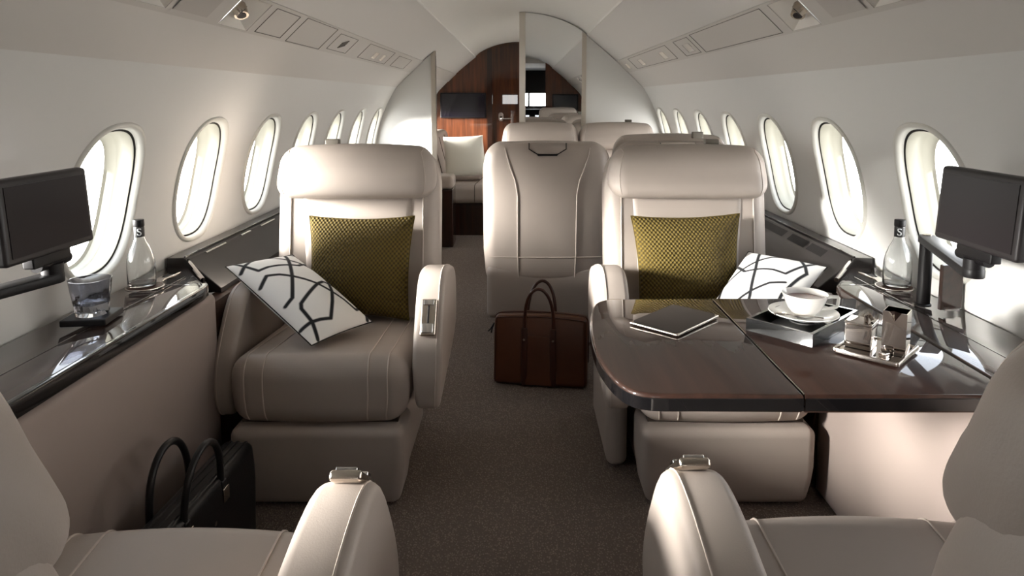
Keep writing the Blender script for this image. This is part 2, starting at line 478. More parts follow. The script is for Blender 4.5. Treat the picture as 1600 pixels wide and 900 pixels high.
for s in (-1, 1):
    sd = side_nm[s]
    names = ['white recessed light cut off by the top picture edge, %s side' % sd, 'open square recess with two swivelling metal spotlights, %s ceiling' % sd]
    for i, h in enumerate(HOLES[s]):
        if i < 2: recess(s, h, names[i], True)
        else:
            nth = ['nearest', 'second nearest', 'third nearest', 'fourth nearest', 'farthest'][i-2]
            lb = 'small %s metal reading light in the %s overhead strip' % (nth, sd)
            if h[0] > 5.5: lb = 'small lit reading light in the rear cabin %s strip, %s of its side' % (sd, 'nearer' if h[0] < 6.1 else 'farther')
            recess(s, h, lb, False, lit=i != 2 or s < 0)

# ------------------------------------------------------------------ partitions and rear bulkhead
def prof_z(x, drop=0):
    x = abs(x)
    if x < x0: return z0+(1.90-z0)*(1-(x/x0)**2)**.8-drop
    if x < .992:
        t = (.992-x)/.466; return 1.298+.422*t+.014*math.sin(math.pi*t)*.738-drop
    return 1.298
def section_poly(xa, xb, zb=0, drop=0):
    """polygon of the cabin section between xa and xb"""
    pts = []
    n = 40
    xs = [xa+(xb-xa)*i/n for i in range(n+1)]
    for x in xs:
        if abs(x) <= .992: pts.append((x, prof_z(x, drop)))
    def side(s): return [(s*wx(z), z) for z in [zb+(1.298-zb)*i/14 for i in range(15)]]
    out = []
    if xa < -.992: out += side(-1)
    else: out.append((xa, zb))
    out += pts
    if xb > .992: out += side(1)[::-1]
    else: out.append((xb, zb))
    return out
def plate(poly, y0, y1):
    N = len(poly); V = [(x, y0, z) for x, z in poly]+[(x, y1, z) for x, z in poly]
    return V, [tuple(range(N)), tuple(range(2*N-1, N-1, -1))]+[(i, (i+1) % N, N+(i+1) % N, N+i) for i in range(N)]
YP = 5.45
struct(mesh_obj('wall_partition_left', *plate(section_poly(-1.17, -.69), YP, YP+.05), 'wall', smooth=False))
struct(mesh_obj('wall_partition_right', *plate(section_poly(.03, 1.17), YP, YP+.05), 'wall', smooth=False))
for xa, xb in ((-.70, -.665), (-.003, .045), (.49, .525)):
    tn = {-.70: 3, -.003: 4, .49: 5}[xa]
    struct(mesh_obj('trim_%d' % tn, *plate(section_poly(xa, xb, 0, .004), YP-.014, YP+.055), 'steel', smooth=False))
mr = mesh_obj('mirror', *plate([(.046, .02)]+[(.046+(.49-.046)*i/20, prof_z(.046+(.49-.046)*i/20, .006)) for i in range(21)]+[(.489, .02)], YP-.01, YP-.001), 'mirror', smooth=False)
tag(mr, 'tall mirror panel on the partition behind the aisle seats', 'mirror')

# rear bulkhead in red-brown wood
struct(mesh_obj('wall_back', *plate(section_poly(-1.17, 1.17, 0, -.05), Y1-.02, Y1+.05), 'wood_red', smooth=False))
dr = struct(mesh_obj('door_1', *plate(section_poly(-.325, .32, .01, .02), Y1-.045, Y1-.021), wood('door_wood', (46, 22, 10), (80, 42, 20), scale=(10, 10, .8)), smooth=False))
h = MB(); h.add(*tube([(-.225, Y1-.046, 1.03), (-.225, Y1-.052, 1.03)], .03, 20)); h.add(*tube([(-.225, Y1-.046, .985), (-.225, Y1-.052, .985)], .03, 20))
h.add(*box(-.255, -.195, Y1-.0515, Y1-.046, .985, 1.03)); h.add(*tube([(-.225, Y1-.05, .985), (-.225, Y1-.09, .985), (-.215, Y1-.1, .985), (-.10, Y1-.1, .985)], .010, 10))
h.build('door_handle', 'chrome', dr)
for i, x in enumerate((-.36, .345)):
    struct(mesh_obj('trim_%d' % (6+i), *plate(section_poly(x-.03, x+.03, 0, .015), Y1-.06, Y1-.021), 'wood_trim', smooth=False))
tv = thing('television', 'wall-mounted dark screen on the red-brown wood beside the door', 'television', (-.68, Y1-.02, 1.145))
sbox('casing', 'black', tv, (0, -.02, 0), (.275, .018, .152), .008)
mesh_obj('screen', *box(-.26, .26, -.0395, -.0375, -.138, .138), 'tvscreen', tv, smooth=False)
# forward bulkhead behind the photographer with an open doorway to the flight deck (seen in the mirror)
fw = MB(); fw.add(*plate(section_poly(-1.17, -.42, 0, -.05), Y0-.05, Y0)); fw.add(*plate(section_poly(.42, 1.17, 0, -.05), Y0-.05, Y0))
struct(fw.build('wall_front', 'wood_red', smooth=False))
t = thing('television', 'dark screen on the front bulkhead, seen only in the mirror', 'television', (.74, Y0, 1.17))
sbox('casing', 'black', t, (0, .014, 0), (.21, .014, .13), .006)
mesh_obj('screen', *box(-.195, .195, .0285, .03, -.115, .115), 'tvscreen', t, smooth=False)
co = MB(); co.add(*box(-.62, -.60, Y0-1.6, Y0-.05, 0, 1.85)); co.add(*box(.60, .62, Y0-1.6, Y0-.05, 0, 1.85)); co.add(*box(-.62, .62, Y0-1.6, Y0-.05, 1.80, 2.0))
struct(co.build('wall_corridor', 'ceiling', smooth=False))
ck = MB(); yc = Y0-3.0
ck.add(*box(-1.2, -.62, yc, Y0-1.6, 0, 1.95)); ck.add(*box(.62, 1.2, yc, Y0-1.6, 0, 1.95)); ck.add(*box(-1.2, 1.2, yc, Y0-1.6, 1.80, 1.95))
ck.add(*box(-1.2, 1.2, yc-.05, yc, 1.34, 1.95)); ck.add(*box(-1.2, 1.2, yc-.05, yc, -.05, 1.08))
for a, b in ((-1.2, -.55), (-.06, .06), (.17, .21), (.55, 1.2)): ck.add(*box(a, b, yc-.05, yc, 1.08, 1.34))
struct(ck.build('wall_flight_deck', mat('flight_deck_lining', (70, 68, 66), rough=.6), smooth=False))
ip = thing('instrument_panel', 'dark flight deck instrument panel, seen only in the mirror', 'instrument panel', (0, yc+.35, 0))
sbox('console', 'black', ip, (0, 0, .52), (.6, .16, .5), .06)
for i in range(5):
    for j in range(3): mesh_obj('gauge', *box(-.45+i*.19, -.38+i*.19, .161, .165, .58+j*.13, .64+j*.13), 'cockpit_led', ip, smooth=False)

# ------------------------------------------------------------------ side ledges and lower side panels
def ledge(s):
    sd = side_nm[s]
    def fn(u, v, a): return (s*u, v, a)
    xi = .930 if s < 0 else .937
    prof = [(xi, Y0+.01), (xi, 1.94), (xi+.006, 1.985), (xi+.022, 2.01), (.985, 2.05), (1.085, 2.195), (1.165, 2.195), (1.165, Y0+.01)]
    t = thing('side_ledge', 'glossy dark brown wood ledge along the %s windows' % sd, 'ledge', (0, 0, 0))
    mesh_obj('ledge_top', *slab(prof, .640, .670, .006, fn, 3), 'wood', t, angle=50)
    e = [(xi-.008, Y0+.012), (xi-.008, 1.94), (xi-.001, 1.99), (xi+.018, 2.02), (xi+.03, 2.00), (xi+.014, 1.98), (xi+.008, 1.94), (xi+.008, Y0+.012)]
    if s < 0: mesh_obj('edge_trim', *slab(e, .634, .672, .004, fn, 3), 'wood_edge', t, angle=50)
    mesh_obj('joint', *box(*sorted((s*1.039, s*1.0425)), Y0+.02, 2.08, .6702, .6707), 'wood_edge', t, smooth=False)
    mesh_obj('joint', *box(*sorted((s*(xi+.02), s*1.163)), 1.985, 1.9875, .6702, .6707), 'wood_edge', t, smooth=False)
    tr = mesh_obj('end_trim', *tube([(s*.965, 2.035, .672), (s*1.092, 2.205, .690)], .007, 8), 'chrome', t)
    # lower panel under the ledge
    pf = [(.888, 0), (.895, .55), (.905, .615), (.935, .634), (1.10, .634), (1.10, .0)]
    pv = MB(); 
    prof = [(.925, Y0+.01), (.925, 2.00), (.929, 2.03), (.940, 2.045), (.955, 2.046), (.955, Y0+.01)]
    V, F = slab(prof, .0, .632, .02, fn, 4)
    struct(mesh_obj('wall_lower_%s' % sd, V, F, 'panel_leather', angle=50))
    # raised stowage box with sloping lid further back
    b = thing('stowage_box', 'long sloping dark stowage lid along the %s window wall' % sd, 'stowage box', (0, 2.2, 0))
    sec = [(1.16, .700), (1.105, .702), (1.092, .694), (.985, .600), (.985, .585), (1.163, .585)]
    def f2(u, v, a): return (s*u, a, v)
    mesh_obj('lid', *slab(sec, .0, YP-2.21, .003, f2, 2), 'lid', b, smooth=False)
    g = MB(); g.add(*tube([(s*1.1, .002, .7035), (s*1.1, YP-2.22, .7035)], .0035, 6)); g.build('lid_edge', 'wood_edge', b)
    if s < 0:
        for i, y in enumerate((.12, .42, .62)):
            P = [Vector((s*1.088, y, .6915)), Vector((s*1.088, y+(.16 if i != 1 else .09), .6915))]
            mesh_obj('latch', *tube(P, .007, 8, flat=.5), 'chrome', b)
    else:
        for i, (y, l) in enumerate(((.16, .13), (.31, .16), (.52, .3))):
            g = MB().add([(1.085, y, .6885+.001), (1.085, y+l, .6895), (1.06, y+l, .6675), (1.06, y, .6675)], [(0, 1, 2, 3)])
            g.build('slot', 'black', b, smooth=False)
    c = thing('side_cabinet', 'brown wood cabinet below the stowage lid on the %s side' % sd, 'cabinet', (0, 2.2, 0))
    sec = [(.960, .584), (1.150, .584), (1.140, .50), (1.09, .3), (1.02, .15), (.945, .0), (.905, .0), (.955, .45), (.955, .50)]
    mesh_obj('body', *slab(sec, -.14, YP-2.21, .003, f2, 2), 'lid_side', c, smooth=False)
    for y in (.1, .9, 1.7): mesh_obj('joint', *box(*sorted((s*.958, s*.961)), y, y+.004, .50, .58), 'wood_edge', c, smooth=False)
for s in (-1, 1): ledge(s)

# ------------------------------------------------------------------ seats
def seat(label, loc, rz, flip=1, wall_arm=True, aisle_arm=True, recline=.17, group=None, side_panel=False, clip=True, shift=0, narrow=False, lift=0):
    t = thing('cabin_seat', label, 'seat', loc, rz, group)
    L = 'leather'
    # seat cushion -------------------------------------------------
    c, h, r = (0, .27+shift/2, .345), (.270, .27+shift/2, .095), .058
    def dc(p):
        x, y, z = p
        top = max(0, (z-.345)/.095)
        z += top*(.012*(1-(x/.27)**2) - .035*max(0, min(1, (y-.05)/.4)) + .012)
        if y < .2: y += .035*(1-(x/.27)**2)*-.5
        w = 1-.04*max(0, (.345-z)/.095); x *= w
        return (x*flip, y, z)
    sbox('seat_cushion', L, t, c, h, r, n=8, k=5, deform=dc)
    for x in (-.212, -.155, .155, .212):
        b = 1 if abs(x) < .2 else 0
        pts = [(x*(.92 if b else .97), h[1], .095), (x, -h[1], .095), (x, -h[1], -.09)]
        mesh_obj('seat_seam', *tube(seam(c, h, r, pts, dc), .0022, 6), 'leather_seam', t)
    # leg rest -----------------------------------------------------
    def dl(p):
        x, y, z = p
        k = 1-.07*max(0, (.12-z)/.12); x *= k
        if y < .05: y += .02*max(0, (.1-z)/.1)**2
        return (x*flip, y, z)
    sbox('leg_rest', L, t, (0, .065, .127), (.258, .090, .123), .028, n=4, deform=dl)
    sbox('seat_base', L, t, (0, .37, .13), (.236, .20, .128), .03, deform=lambda p: (p[0]*flip, p[1], p[2]))
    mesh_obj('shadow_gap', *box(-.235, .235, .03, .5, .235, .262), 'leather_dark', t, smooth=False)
    # backrest -----------------------------------------------------
    def lean(p, bow=0):
        x, y, z = p
        return (x*flip, y+shift+(z-.42)*recline + bow*(x/.3)**2, z)
    bc, bh, br = (0, .585, .675), (.302, .082, .345), .06
    def db(p):
        x, y, z = p
        k = 1.0 - .12*max(0, (z-.88)/.14)**2 - .05*max(0, (.5-z)/.2)
        if y < .585: y += -(.0145+.3*shift)*(abs(x)/.3)**2   # wings come slightly forward
        else: y += .02*(1-(x/.3)**2)
        return lean((x*k, y, z))
    sbox('backrest', L, t, bc, bh, br, n=10, k=5, deform=db)
    cc, ch, cr = (0, .52, .655), (.196, .030, .225), .026
    def dp(p):
        x, y, z = p; x *= 1+.10*(z-.65)/.25
        return lean((x, y-.006*(1-(x/.2)**2), z))
    sbox('back_cushion', L, t, cc, ch, cr, n=8, deform=dp)
    for x in (-.245, .245): mesh_obj('back_seam', *tube(seam(bc, bh, br, [(x, -.082, -.27), (x, -.082, .24)], db), .0026, 6), 'leather_seam', t)
    for sx in (-1, 1):   # seams on the rear shell
        pts = [(sx*.138, .082, -.345), (sx*.138, .082, .10), (sx*.15, .082, .17), (sx*.18, .082, .25), (sx*.215, .082, .33)]
        mesh_obj('shell_seam', *tube(seam(bc, bh, br, pts, db), .0026, 6), 'leather_seam', t)
    mesh_obj('shell_seam', *tube(seam(bc, bh, br, [(-.28, .082, -.20), (.28, .082, -.20)], db), .0026, 6), 'leather_seam', t)
    # headrest -----------------------------------------------------
    hc, hh, hr = (0, .50, .948+lift), (.292, .072, .094), .062
    def dh(p):
        x, y, z = p
        z -= lift
        k = 1-.05*max(0, (z-.94)/.1)
        if y < .5: y += -.012*(1-(x/.29)**2)-.02*max(0, (.95-z)/.1)
        if z > .95: z += .012*(1-(x/.29)**2)
        if z < .9: z = .9-(.9-z)*.92
        z += lift
        return lean((x*k, y, z))
    hd = sbox('headrest', L, t, hc, hh, hr, n=8, k=5, deform=dh)
    for sx in (-1, 1): mesh_obj('headrest_seam', *tube(seam(hc, hh, hr, [(sx*.262, -.072, -.094), (sx*.262, -.072, .094), (sx*.262, .06, .094)], dh), .0012, 6), 'leather_seam', hd)
    # release handle on the rear shell
    zt, yb = 1.012, .585+.082+.02+shift+(1.0-.42)*recline
    hn = [(-.085, 1.022), (.085, 1.022), (.085, .992), (.045, .968), (-.045, .968), (-.085, .992)]
    mesh_obj('rear_handle', *slab(smooth_poly(hn, 1, .12), yb-.045, yb+.004, .004, lambda u, v, a: (u*flip, a, v), 2), L, t, angle=50)
    ho = [(-.085, 1.020), (-.085, .992), (-.045, .967), (.045, .967), (.085, .992), (.085, 1.020)]
    mesh_obj('handle_gap', *tube([(u*flip, yb+.003+(v-1.0)*recline*.3, v) for u, v in ho], .0028, 6), 'black', t)
    mesh_obj('handle_slot', *box(-.045, .045, yb-.03, yb+.002, .960, .970), 'black', t, smooth=False)
    if clip: mesh_obj('headrest_clip', *soft((-.11*flip, .56+.1, 1.052), (.026, .016, .016), .004, 1, 2), 'greyclip', t)
    # arms ---------------------------------------------------------
    prof = [(.56, .60), (.34, .660), (.235, .668), (.165, .635), (.06, .475), (.035, .37), (.048, .285), (.09, .262), (.17, .28), (.56, .36)]
    prof = smooth_poly(prof, 2, .22)
    def arm(x0_, x1_, name='armrest', lo=1):
        def fn(u, v, a):
            w = (a-(x0_+x1_)/2); k = 1-.25*max(0, (.40-v)/.15)
            return (((x0_+x1_)/2+w*k)*flip, u, v*lo)
        o = mesh_obj(name, *slab(prof, x0_, x1_, .017, fn, 4), L, t, angle=60)
        sm = MB()
        P2 = [p for p in prof]
        if area2(P2) < 0: P2 = P2[::-1]
        pth = [Vector(fn(p[0], p[1], x1_-.024 if x0_ > 0 else x0_+.024)) for p in P2 if p[0] < .5]
        # stitched line following the front rim
        pth2 = []
        for q, p in enumerate(P2):
            a_, b_ = P2[q-1], P2[(q+1) % len(P2)]; tx, ty = b_[0]-a_[0], b_[1]-a_[1]; l = math.hypot(tx, ty)
            nx, ny = ty/l, -tx/l
            pth2.append(fn(p[0]+nx*.0006, p[1]+ny*.0006, x1_-.017 if x0_ > 0 else x0_+.017))
        sm.add(*tube(pth2, .0014, 5, closed=True)); sm.build('arm_seam', 'leather_seam', o)
        return o
    if narrow:
        for q in (-1, 1): arm(*sorted((q*.235, q*.300)))
        sbox('rear_skirt', L, t, (0, .645, .30), (.285, .035, .13), .03)
    elif aisle_arm:
        a = arm(.276, .366)
        # control plate on the sloping front
        m0 = Vector((.322*flip, .104, .548)); ex = Vector((flip, 0, 0)); ez = Vector((0, .549, .836)).normalized(); en = Vector((0, -.836, .549)).normalized()
        if shift: m0 = Vector((.322*flip,   .185, .641)); ez = Vector((0, .80, .6)).normalized(); en = Vector((0, -.6, .80)).normalized()
        def pl(cx, cz, hw, hh_, th, nm, m_, par, rr=.004, o0=0):
            V, F = soft((0, 0, 0), (hw, hh_, th), rr, 1, 3)
            V = [m0+ex*(v[0]+cx)+ez*(v[1]+cz)+en*(v[2]+o0+.0) for v in V]
            return mesh_obj(nm, V, F, m_, par)
        cp = pl(0, 0, .024, .058, .008, 'seat_control', 'nickel', t, .006, .004)
        pl(0, .008, .003, .028, .002, 'slot', 'black', cp, .001, .0115)
        pl(0, -.036, .017, .015, .008, 'lever', 'chrome', cp, .003, .012)
        pl(0, .045, .016, .008, .005, 'button', 'chrome', cp, .002, .011)
    if wall_arm: arm(-.332, -.266, lo=.93)
    if side_panel: sbox('side_panel', L, t, (.30*flip, .42, .19), (.035, .22, .185), .03)
    return t
seat('beige leather seat facing the camera left of the aisle, olive and patterned cushions on it', (-.603, 1.945, 0), 0, 1)
seat('beige leather seat behind the right-hand table, facing the camera', (.622, 1.945, 0), 0, -1, side_panel=True, wall_arm=False)
seat('nearest left seat, cut off by the lower left corner of the picture', (-.575, 1.165, 0), math.pi, -1, wall_arm=False, recline=.30, shift=.14, lift=.045, clip=False)
seat('nearest right seat, cut off by the lower right corner of the picture', (.585, 1.20, 0), math.pi, 1, wall_arm=False, recline=.28, shift=.14, lift=.045, clip=False)
seat('aisle seat seen from behind, with curved seams and a handle at its top', (.128, 3.86, 0), math.pi, 1, recline=.08, clip=False, narrow=True, wall_arm=False, lift=-.035)
seat('window seat facing away, its top edge showing just above the seat behind the table', (.728, 3.86, 0), math.pi, 1, recline=.06, wall_arm=False, aisle_arm=False).scale = (.95, 1, 1)
seat('far aisle seat facing the camera in front of the mirror', (.15, 4.43, 0), 0, 1, recline=.08, wall_arm=False, aisle_arm=False, clip=False).scale = (.94, 1, 1)
seat('far window seat facing the camera in front of the white right partition', (.705, 4.43, 0), 0, -1, recline=.08, wall_arm=False, aisle_arm=False).scale = (.93, 1, 1)

# ------------------------------------------------------------------ cushions
def inv_bilinear(q, p):
    u = v = .5
    for _ in range(30):
        x = (1-u)*(1-v)*q[0][0]+u*(1-v)*q[1][0]+u*v*q[2][0]+(1-u)*v*q[3][0]-p[0]
        y = (1-u)*(1-v)*q[0][1]+u*(1-v)*q[1][1]+u*v*q[2][1]+(1-u)*v*q[3][1]-p[1]
        xu = (1-v)*(q[1][0]-q[0][0])+v*(q[2][0]-q[3][0]); xv = (1-u)*(q[3][0]-q[0][0])+u*(q[2][0]-q[1][0])
        yu = (1-v)*(q[1][1]-q[0][1])+v*(q[2][1]-q[3][1]); yv = (1-u)*(q[3][1]-q[0][1])+u*(q[2][1]-q[1][1])
        d = xu*yv-xv*yu
        if abs(d) < 1e-9: break
        u -= (x*yv-xv*y)/d; v -= (xu*y-x*yu)/d
    return u, v
def cushion(name, corners, thick, m, label, cat='cushion', pattern=None, n=40, pinch=.05, group=None, wrinkle=0.0, ink_back=True):
    """corners: 00 10 11 01 in world space, 00-10 along u; front side towards the camera"""
    A, B, C, D = [Vector(c) for c in corners]
    w = ((B-A).length+(C-D).length)/2; hgt = ((D-A).length+(C-B).length)/2
    cen = (A+B+C+D)/4; nrm = (B-A+C-D).cross(D-A+C-B).normalized()
    if nrm.dot(Vector((0, 0, 1.22))-cen) < 0: nrm = -nrm
    V = []; UV = []; idx = {}
    def P(i, j, side):
        if i in (0, n) or j in (0, n): side = 0
        if (i, j, side) in idx: return idx[i, j, side]
        a, b = -math.cos(math.pi*i/n), -math.cos(math.pi*j/n)
        a = .5*a+.5*(2*i/n-1); b = .5*b+.5*(2*j/n-1)
        u = .5+.5*a*(1-pinch*(1-b*b)); v = .5+.5*b*(1-pinch*(1-a*a))
        p = (A*(1-u)+B*u)*(1-v)+(D*(1-u)+C*u)*v
        th = thick*((1-a*a)**.55)*((1-b*b)**.55)
        th *= 1+wrinkle*math.sin(9*u+5*v)*math.sin(7*v-3*u)
        p = p+nrm*side*th*.5
        idx[i, j, side] = len(V); V.append(p-cen); UV.append((u*w, v*hgt)); return idx[i, j, side]
    F = []
    for side in (1, -1):
        for i in range(n):
            for j in range(n):
                q = (P(i, j, side), P(i+1, j, side), P(i+1, j+1, side), P(i, j+1, side))
                F.append(q if side > 0 else q[::-1])
    me = bpy.data.meshes.new(name); me.from_pydata([tuple(v) for v in V], [], F)
    uvl = me.uv_layers.new(name='UVMap')
    for lp in me.loops: uvl.data[lp.index].uv = UV[lp.vertex_index]
    if pattern:
        quad, lines = pattern; segs = []
        for ln in lines:
            pp = [inv_bilinear(quad, p) for p in ln]; pp = [(a*w, b*hgt) for a, b in pp]
            segs += list(zip(pp[:-1], pp[1:]))
        at = me.attributes.new('ink', 'FLOAT', 'POINT')
        for i, (x, y) in enumerate(UV):
            best = 9
            for (ax, ay), (bx, by) in segs:
                dx, dy = bx-ax, by-ay; l = dx*dx+dy*dy or 1e-9
                k = max(0, min(1, ((x-ax)*dx+(y-ay)*dy)/l)); best = min(best, math.hypot(x-ax-k*dx, y-ay-k*dy))
            at.data[i].value = best
    for p in me.polygons: p.use_smooth = True
    me.materials.append(M[m]); o = bpy.data.objects.new(name, me); COL.objects.link(o); o.location = cen
    tag(o, label, cat, group)
    # sewn edge
    rim = [P(i, 0, 0) for i in range(n)]+[P(n, j, 0) for j in range(n)]+[P(n-i, n, 0) for i in range(n)]+[P(0, n-j, 0) for j in range(n)]
    mesh_obj('piping', *tube([V[i] for i in rim], .0022, 6, closed=True), M['wood_edge'] if m == 'lines' else M[m], o)
    return o
cushion('olive_cushion', [(-.762, 2.385, .455), (-.396, 2.37, .435), (-.382, 2.455, .797), (-.765, 2.455, .797)], .13, 'knit',
        'square olive green knitted cushion standing on the left seat', pinch=.07)
cushion('olive_cushion', [(.43, 2.385, .445), (.79, 2.385, .445), (.80, 2.455, .806), (.405, 2.455, .797)], .13, 'knit',
        'square olive green knitted cushion standing behind the table', pinch=.07)
qa = [(165, 150), (610, 75), (1125, 632), (712, 778)]
la = [[(210, 140), (275, 190), (370, 262), (430, 245), (500, 240), (570, 240), (630, 243), (690, 200), (735, 188)],
      [(265, 240), (285, 190), (315, 155), (345, 135), (410, 122), (480, 145), (560, 178), (665, 215), (740, 250), (800, 280), (850, 315)],
      [(550, 95), (565, 170), (572, 240), (580, 350), (583, 500), (545, 535)], [(390, 375), (420, 315), (500, 325), (580, 350), (660, 378), (745, 410), (850, 465), (930, 510), (1010, 572), (1050, 540)],
      [(560, 92), (640, 95)], [(805, 275), (822, 330), (835, 390), (845, 460), (840, 540), (828, 645), (760, 650), (700, 660), (645, 685)],
      [(945, 420), (900, 402), (850, 390), (790, 380), (745, 415), (637, 545), (640, 575), (710, 660), (750, 750)], [(1090, 580), (1090, 630)]]
cushion('patterned_cushion', [(-.968, 2.20, .672), (-.800, 2.36, .675), (-.490, 2.20, .485), (-.630, 2.00, .478)], .11, 'lines',
        'white lumbar cushion with black crossing lines lying tilted on the left seat', pattern=(qa, la), n=110, pinch=.03)
qb = [(500, 105), (1240, 210), (1080, 640), (60, 640)]
lb = [[(390, 245), (505, 330), (600, 325), (700, 322), (800, 328), (930, 355), (1050, 270), (1150, 205)], [(625, 120), (620, 320), (620, 520), (600, 640)],
      [(100, 520), (170, 470), (270, 405), (460, 310), (620, 240), (750, 190), (860, 170)], [(290, 320), (262, 400), (250, 640)],
      [(400, 580), (540, 520), (620, 490), (800, 435), (950, 420)], [(1020, 195), (1080, 265), (1110, 320), (1060, 370), (950, 500), (900, 640)]]
cushion('patterned_cushion', [(.835, 2.45, .665), (1.02, 2.22, .665), (.825, 2.04, .545), (.58, 2.14, .50)], .09, 'lines',
        'white cushion with black crossing lines lying between the table and right wall', pattern=(qb, lb), n=110, pinch=.03)
# ------------------------------------------------------------------ rear divan
dv = thing('divan', 'pale divan in the rear cabin seen through the partition opening', 'sofa', (-.62, 6.0, 0))
sbox('seat_cushion', 'leather', dv, (.16, .45, .38), (.32, .45, .085), .05)
sbox('seat_cushion', 'leather', dv, (.16, 1.38, .38), (.32, .45, .085), .05)
sbox('backrest', 'leather', dv, (-.20, .9, .62), (.08, .92, .26), .05, deform=lambda p: (p[0]-(p[2]-.5)*.25, p[1], p[2]))
mesh_obj('base', *box(-.14, .42, .06, 1.8, 0, .29), 'wood_trim', dv, smooth=False)
for zz in (.70,):
    g = MB()
    for y in (.45, .9, 1.35): g.add(*tube([(-.11-(z-.5)*.25, y, z) for z in (.47, .6, .75, .84)], .003, 6))
    g.build('back_seam', 'leather_dark', dv)
g = MB(); g.add(*tube(seam((.16, .45, .38), (.32, .45, .085), .05, [(.06, -.45, -.08), (.06, -.45, .085), (.12, .3, .085)]), .003, 6))
g.build('seat_seam', 'leather_dark', dv)
ar = thing('end_cabinet', 'leather-topped dark wood end cabinet behind the left partition', 'cabinet', (-.60, 5.56, 0))
sbox('body', 'wood_trim', ar, (-.02, .13, .24), (.07, .13, .24), .008)
sbox('top', 'leather', ar, (-.02, .13, .535), (.073, .14, .055), .035)
cushion('white_cushion', [(-.70, 6.42, .475), (-.31, 6.50, .50), (-.36, 6.62, .87), (-.73, 6.5, .86)], .12, 'white_fab', 'plain white square cushion on the rear divan', pinch=.04)
# folded grey cushion under it
lf = thing('lumbar_roll', 'flat taupe bolster in front of the white rear cushion', 'bolster', (-.52, 6.30, .475))
sbox('body', 'panel_leather', lf, (0, 0, .018), (.16, .05, .018), .015)

# ------------------------------------------------------------------ table
tb = thing('dining_table', 'glossy dark brown folding table extended from the right wall', 'table', (0, 0, 0))
def cap(u, v, a): return (u, v, a)
ctl = [(.40, 1.845), (.30, 1.845), (.252, 1.842), (.222, 1.827), (.203, 1.795), (.186, 1.72), (.174, 1.62), (.168, 1.51), (.170, 1.41), (.181, 1.33), (.198, 1.272), (.222, 1.240), (.262, 1.2285), (.34, 1.228), (.44, 1.228)]
def catmull(P, n=5):
    out = []
    for i in range(1, len(P)-2):
        for k in range(n):
            t_ = k/n; q = []
            for d in range(2):
                p0, p1, p2, p3 = P[i-1][d], P[i][d], P[i+1][d], P[i+2][d]
                q.append(.5*(2*p1+(p2-p0)*t_+(2*p0-5*p1+4*p2-p3)*t_*t_+(3*p1-p0-3*p2+p3)*t_**3))
            out.append(tuple(q))
    return out+[P[-2]]
edge = [(.532, 1.845)]+catmull(ctl)+[(.532, 1.228)]
lp2 = edge
mesh_obj('table_leaf', *slab(lp2, .634, .670, .007, cap, 4), 'wood', tb, angle=40)
rp = [(.5345, 1.228), (.930, 1.228), (.930, 1.845), (.5345, 1.845)]
mesh_obj('table_leaf', *slab(rp, .634, .670, .002, cap, 2), 'wood', tb, angle=40)
# black edge band
def band(path, name, parent, z0_=.636, z1_=.663, o=.0015):
    V = []; F = []
    N = len(path)
    for i, p in enumerate(path):
        a, b = path[max(0, i-1)], path[min(N-1, i+1)]; t_ = Vector((b[0]-a[0], b[1]-a[1])).normalized(); nn = Vector((t_.y, -t_.x))
        if nn.dot(Vector((p[0]-.5, p[1]-1.53))) < 0: nn = -nn
        for z, oo in ((z0_, -.004), (z0_+.002, o), (z1_-.002, o), (z1_, -.001)): V.append((p[0]+nn.x*oo, p[1]+nn.y*oo, z))
    for i in range(N-1):
        for k in range(3): F.append((i*4+k, i*4+k+1, (i+1)*4+k+1, (i+1)*4+k))
    return mesh_obj(name, V, F, 'wood_edge', parent, angle=50)
band(edge, 'edge_band', tb)
band([(.5355, 1.228), (.66, 1.2279), (.80, 1.2279), (.929, 1.228)], 'edge_band', tb)
band([(.5355, 1.845), (.8, 1.8451), (.929, 1.845)], 'edge_band', tb)
mesh_obj('hinge_line', *box(.5322, .5343, 1.23, 1.843, .6685, .6705), 'nickel', tb, smooth=False)
sbox('support_arm', 'black', tb, (.76, 1.54, .617), (.17, .03, .016), .005)

# ------------------------------------------------------------------ things on the table
tab = thing('tablet_computer', 'thin silver and black tablet computer lying on the table', 'tablet', (.386, 1.650, .6715), R(46))
sbox('body', 'nickel', tab, (0, 0, .0035), (.1, .067, .0035), .003, n=1)
mesh_obj('screen', *slab(smooth_poly([(-.097, -.064), (.097, -.064), (.097, .064), (-.097, .064)], 2, .06), .0069, .0078, .0003, lambda u, v, a: (u, v, a), 1), 'tabscreen', tab)
tab.rotation_euler = (0, 0, R(46.3))

tr = thing('serving_tray', 'black lacquer tray under the white tea cup', 'tray', (.690, 1.615, .6706), R(43.0))
hx, hy, wl = .129, .080, .008
def rect_frame(hx, hy, w, z0_, z1_):
    o = [(-hx, -hy), (hx, -hy), (hx, hy), (-hx, hy)]; i = [(-hx+w, -hy+w), (hx-w, -hy+w), (hx-w, hy-w), (-hx+w, hy-w)]
    V = [(*p, z) for z in (z0_, z1_) for p in o+i]
    F = []
    for k in range(4):
        j = (k+1) % 4
        F += [(k, j, 8+j, 8+k), (4+k, 12+k, 12+j, 4+j), (8+k, 8+j, 12+j, 12+k), (k, 4+k, 4+j, j)]
    return V, F
mesh_obj('rim', *rect_frame(hx, hy, wl, 0, .030), 'lacquer', tr, smooth=False)
mesh_obj('base', *box(-hx+wl, hx-wl, -hy+wl, hy-wl, .004, .012), 'lacquer', tr, smooth=False)
sc_ = tag(mesh_obj('saucer', *lathe([(.0, .0), (.030, .0), (.032, .003), (.055, .009), (.078, .017), (.082, .0185), (.081, .0205), (.055, .0125), (.032, .0065), (0, .006)], 48), 'china'), 'white saucer on the black tray', 'saucer')
sc_.location = (.695, 1.628, .6842)
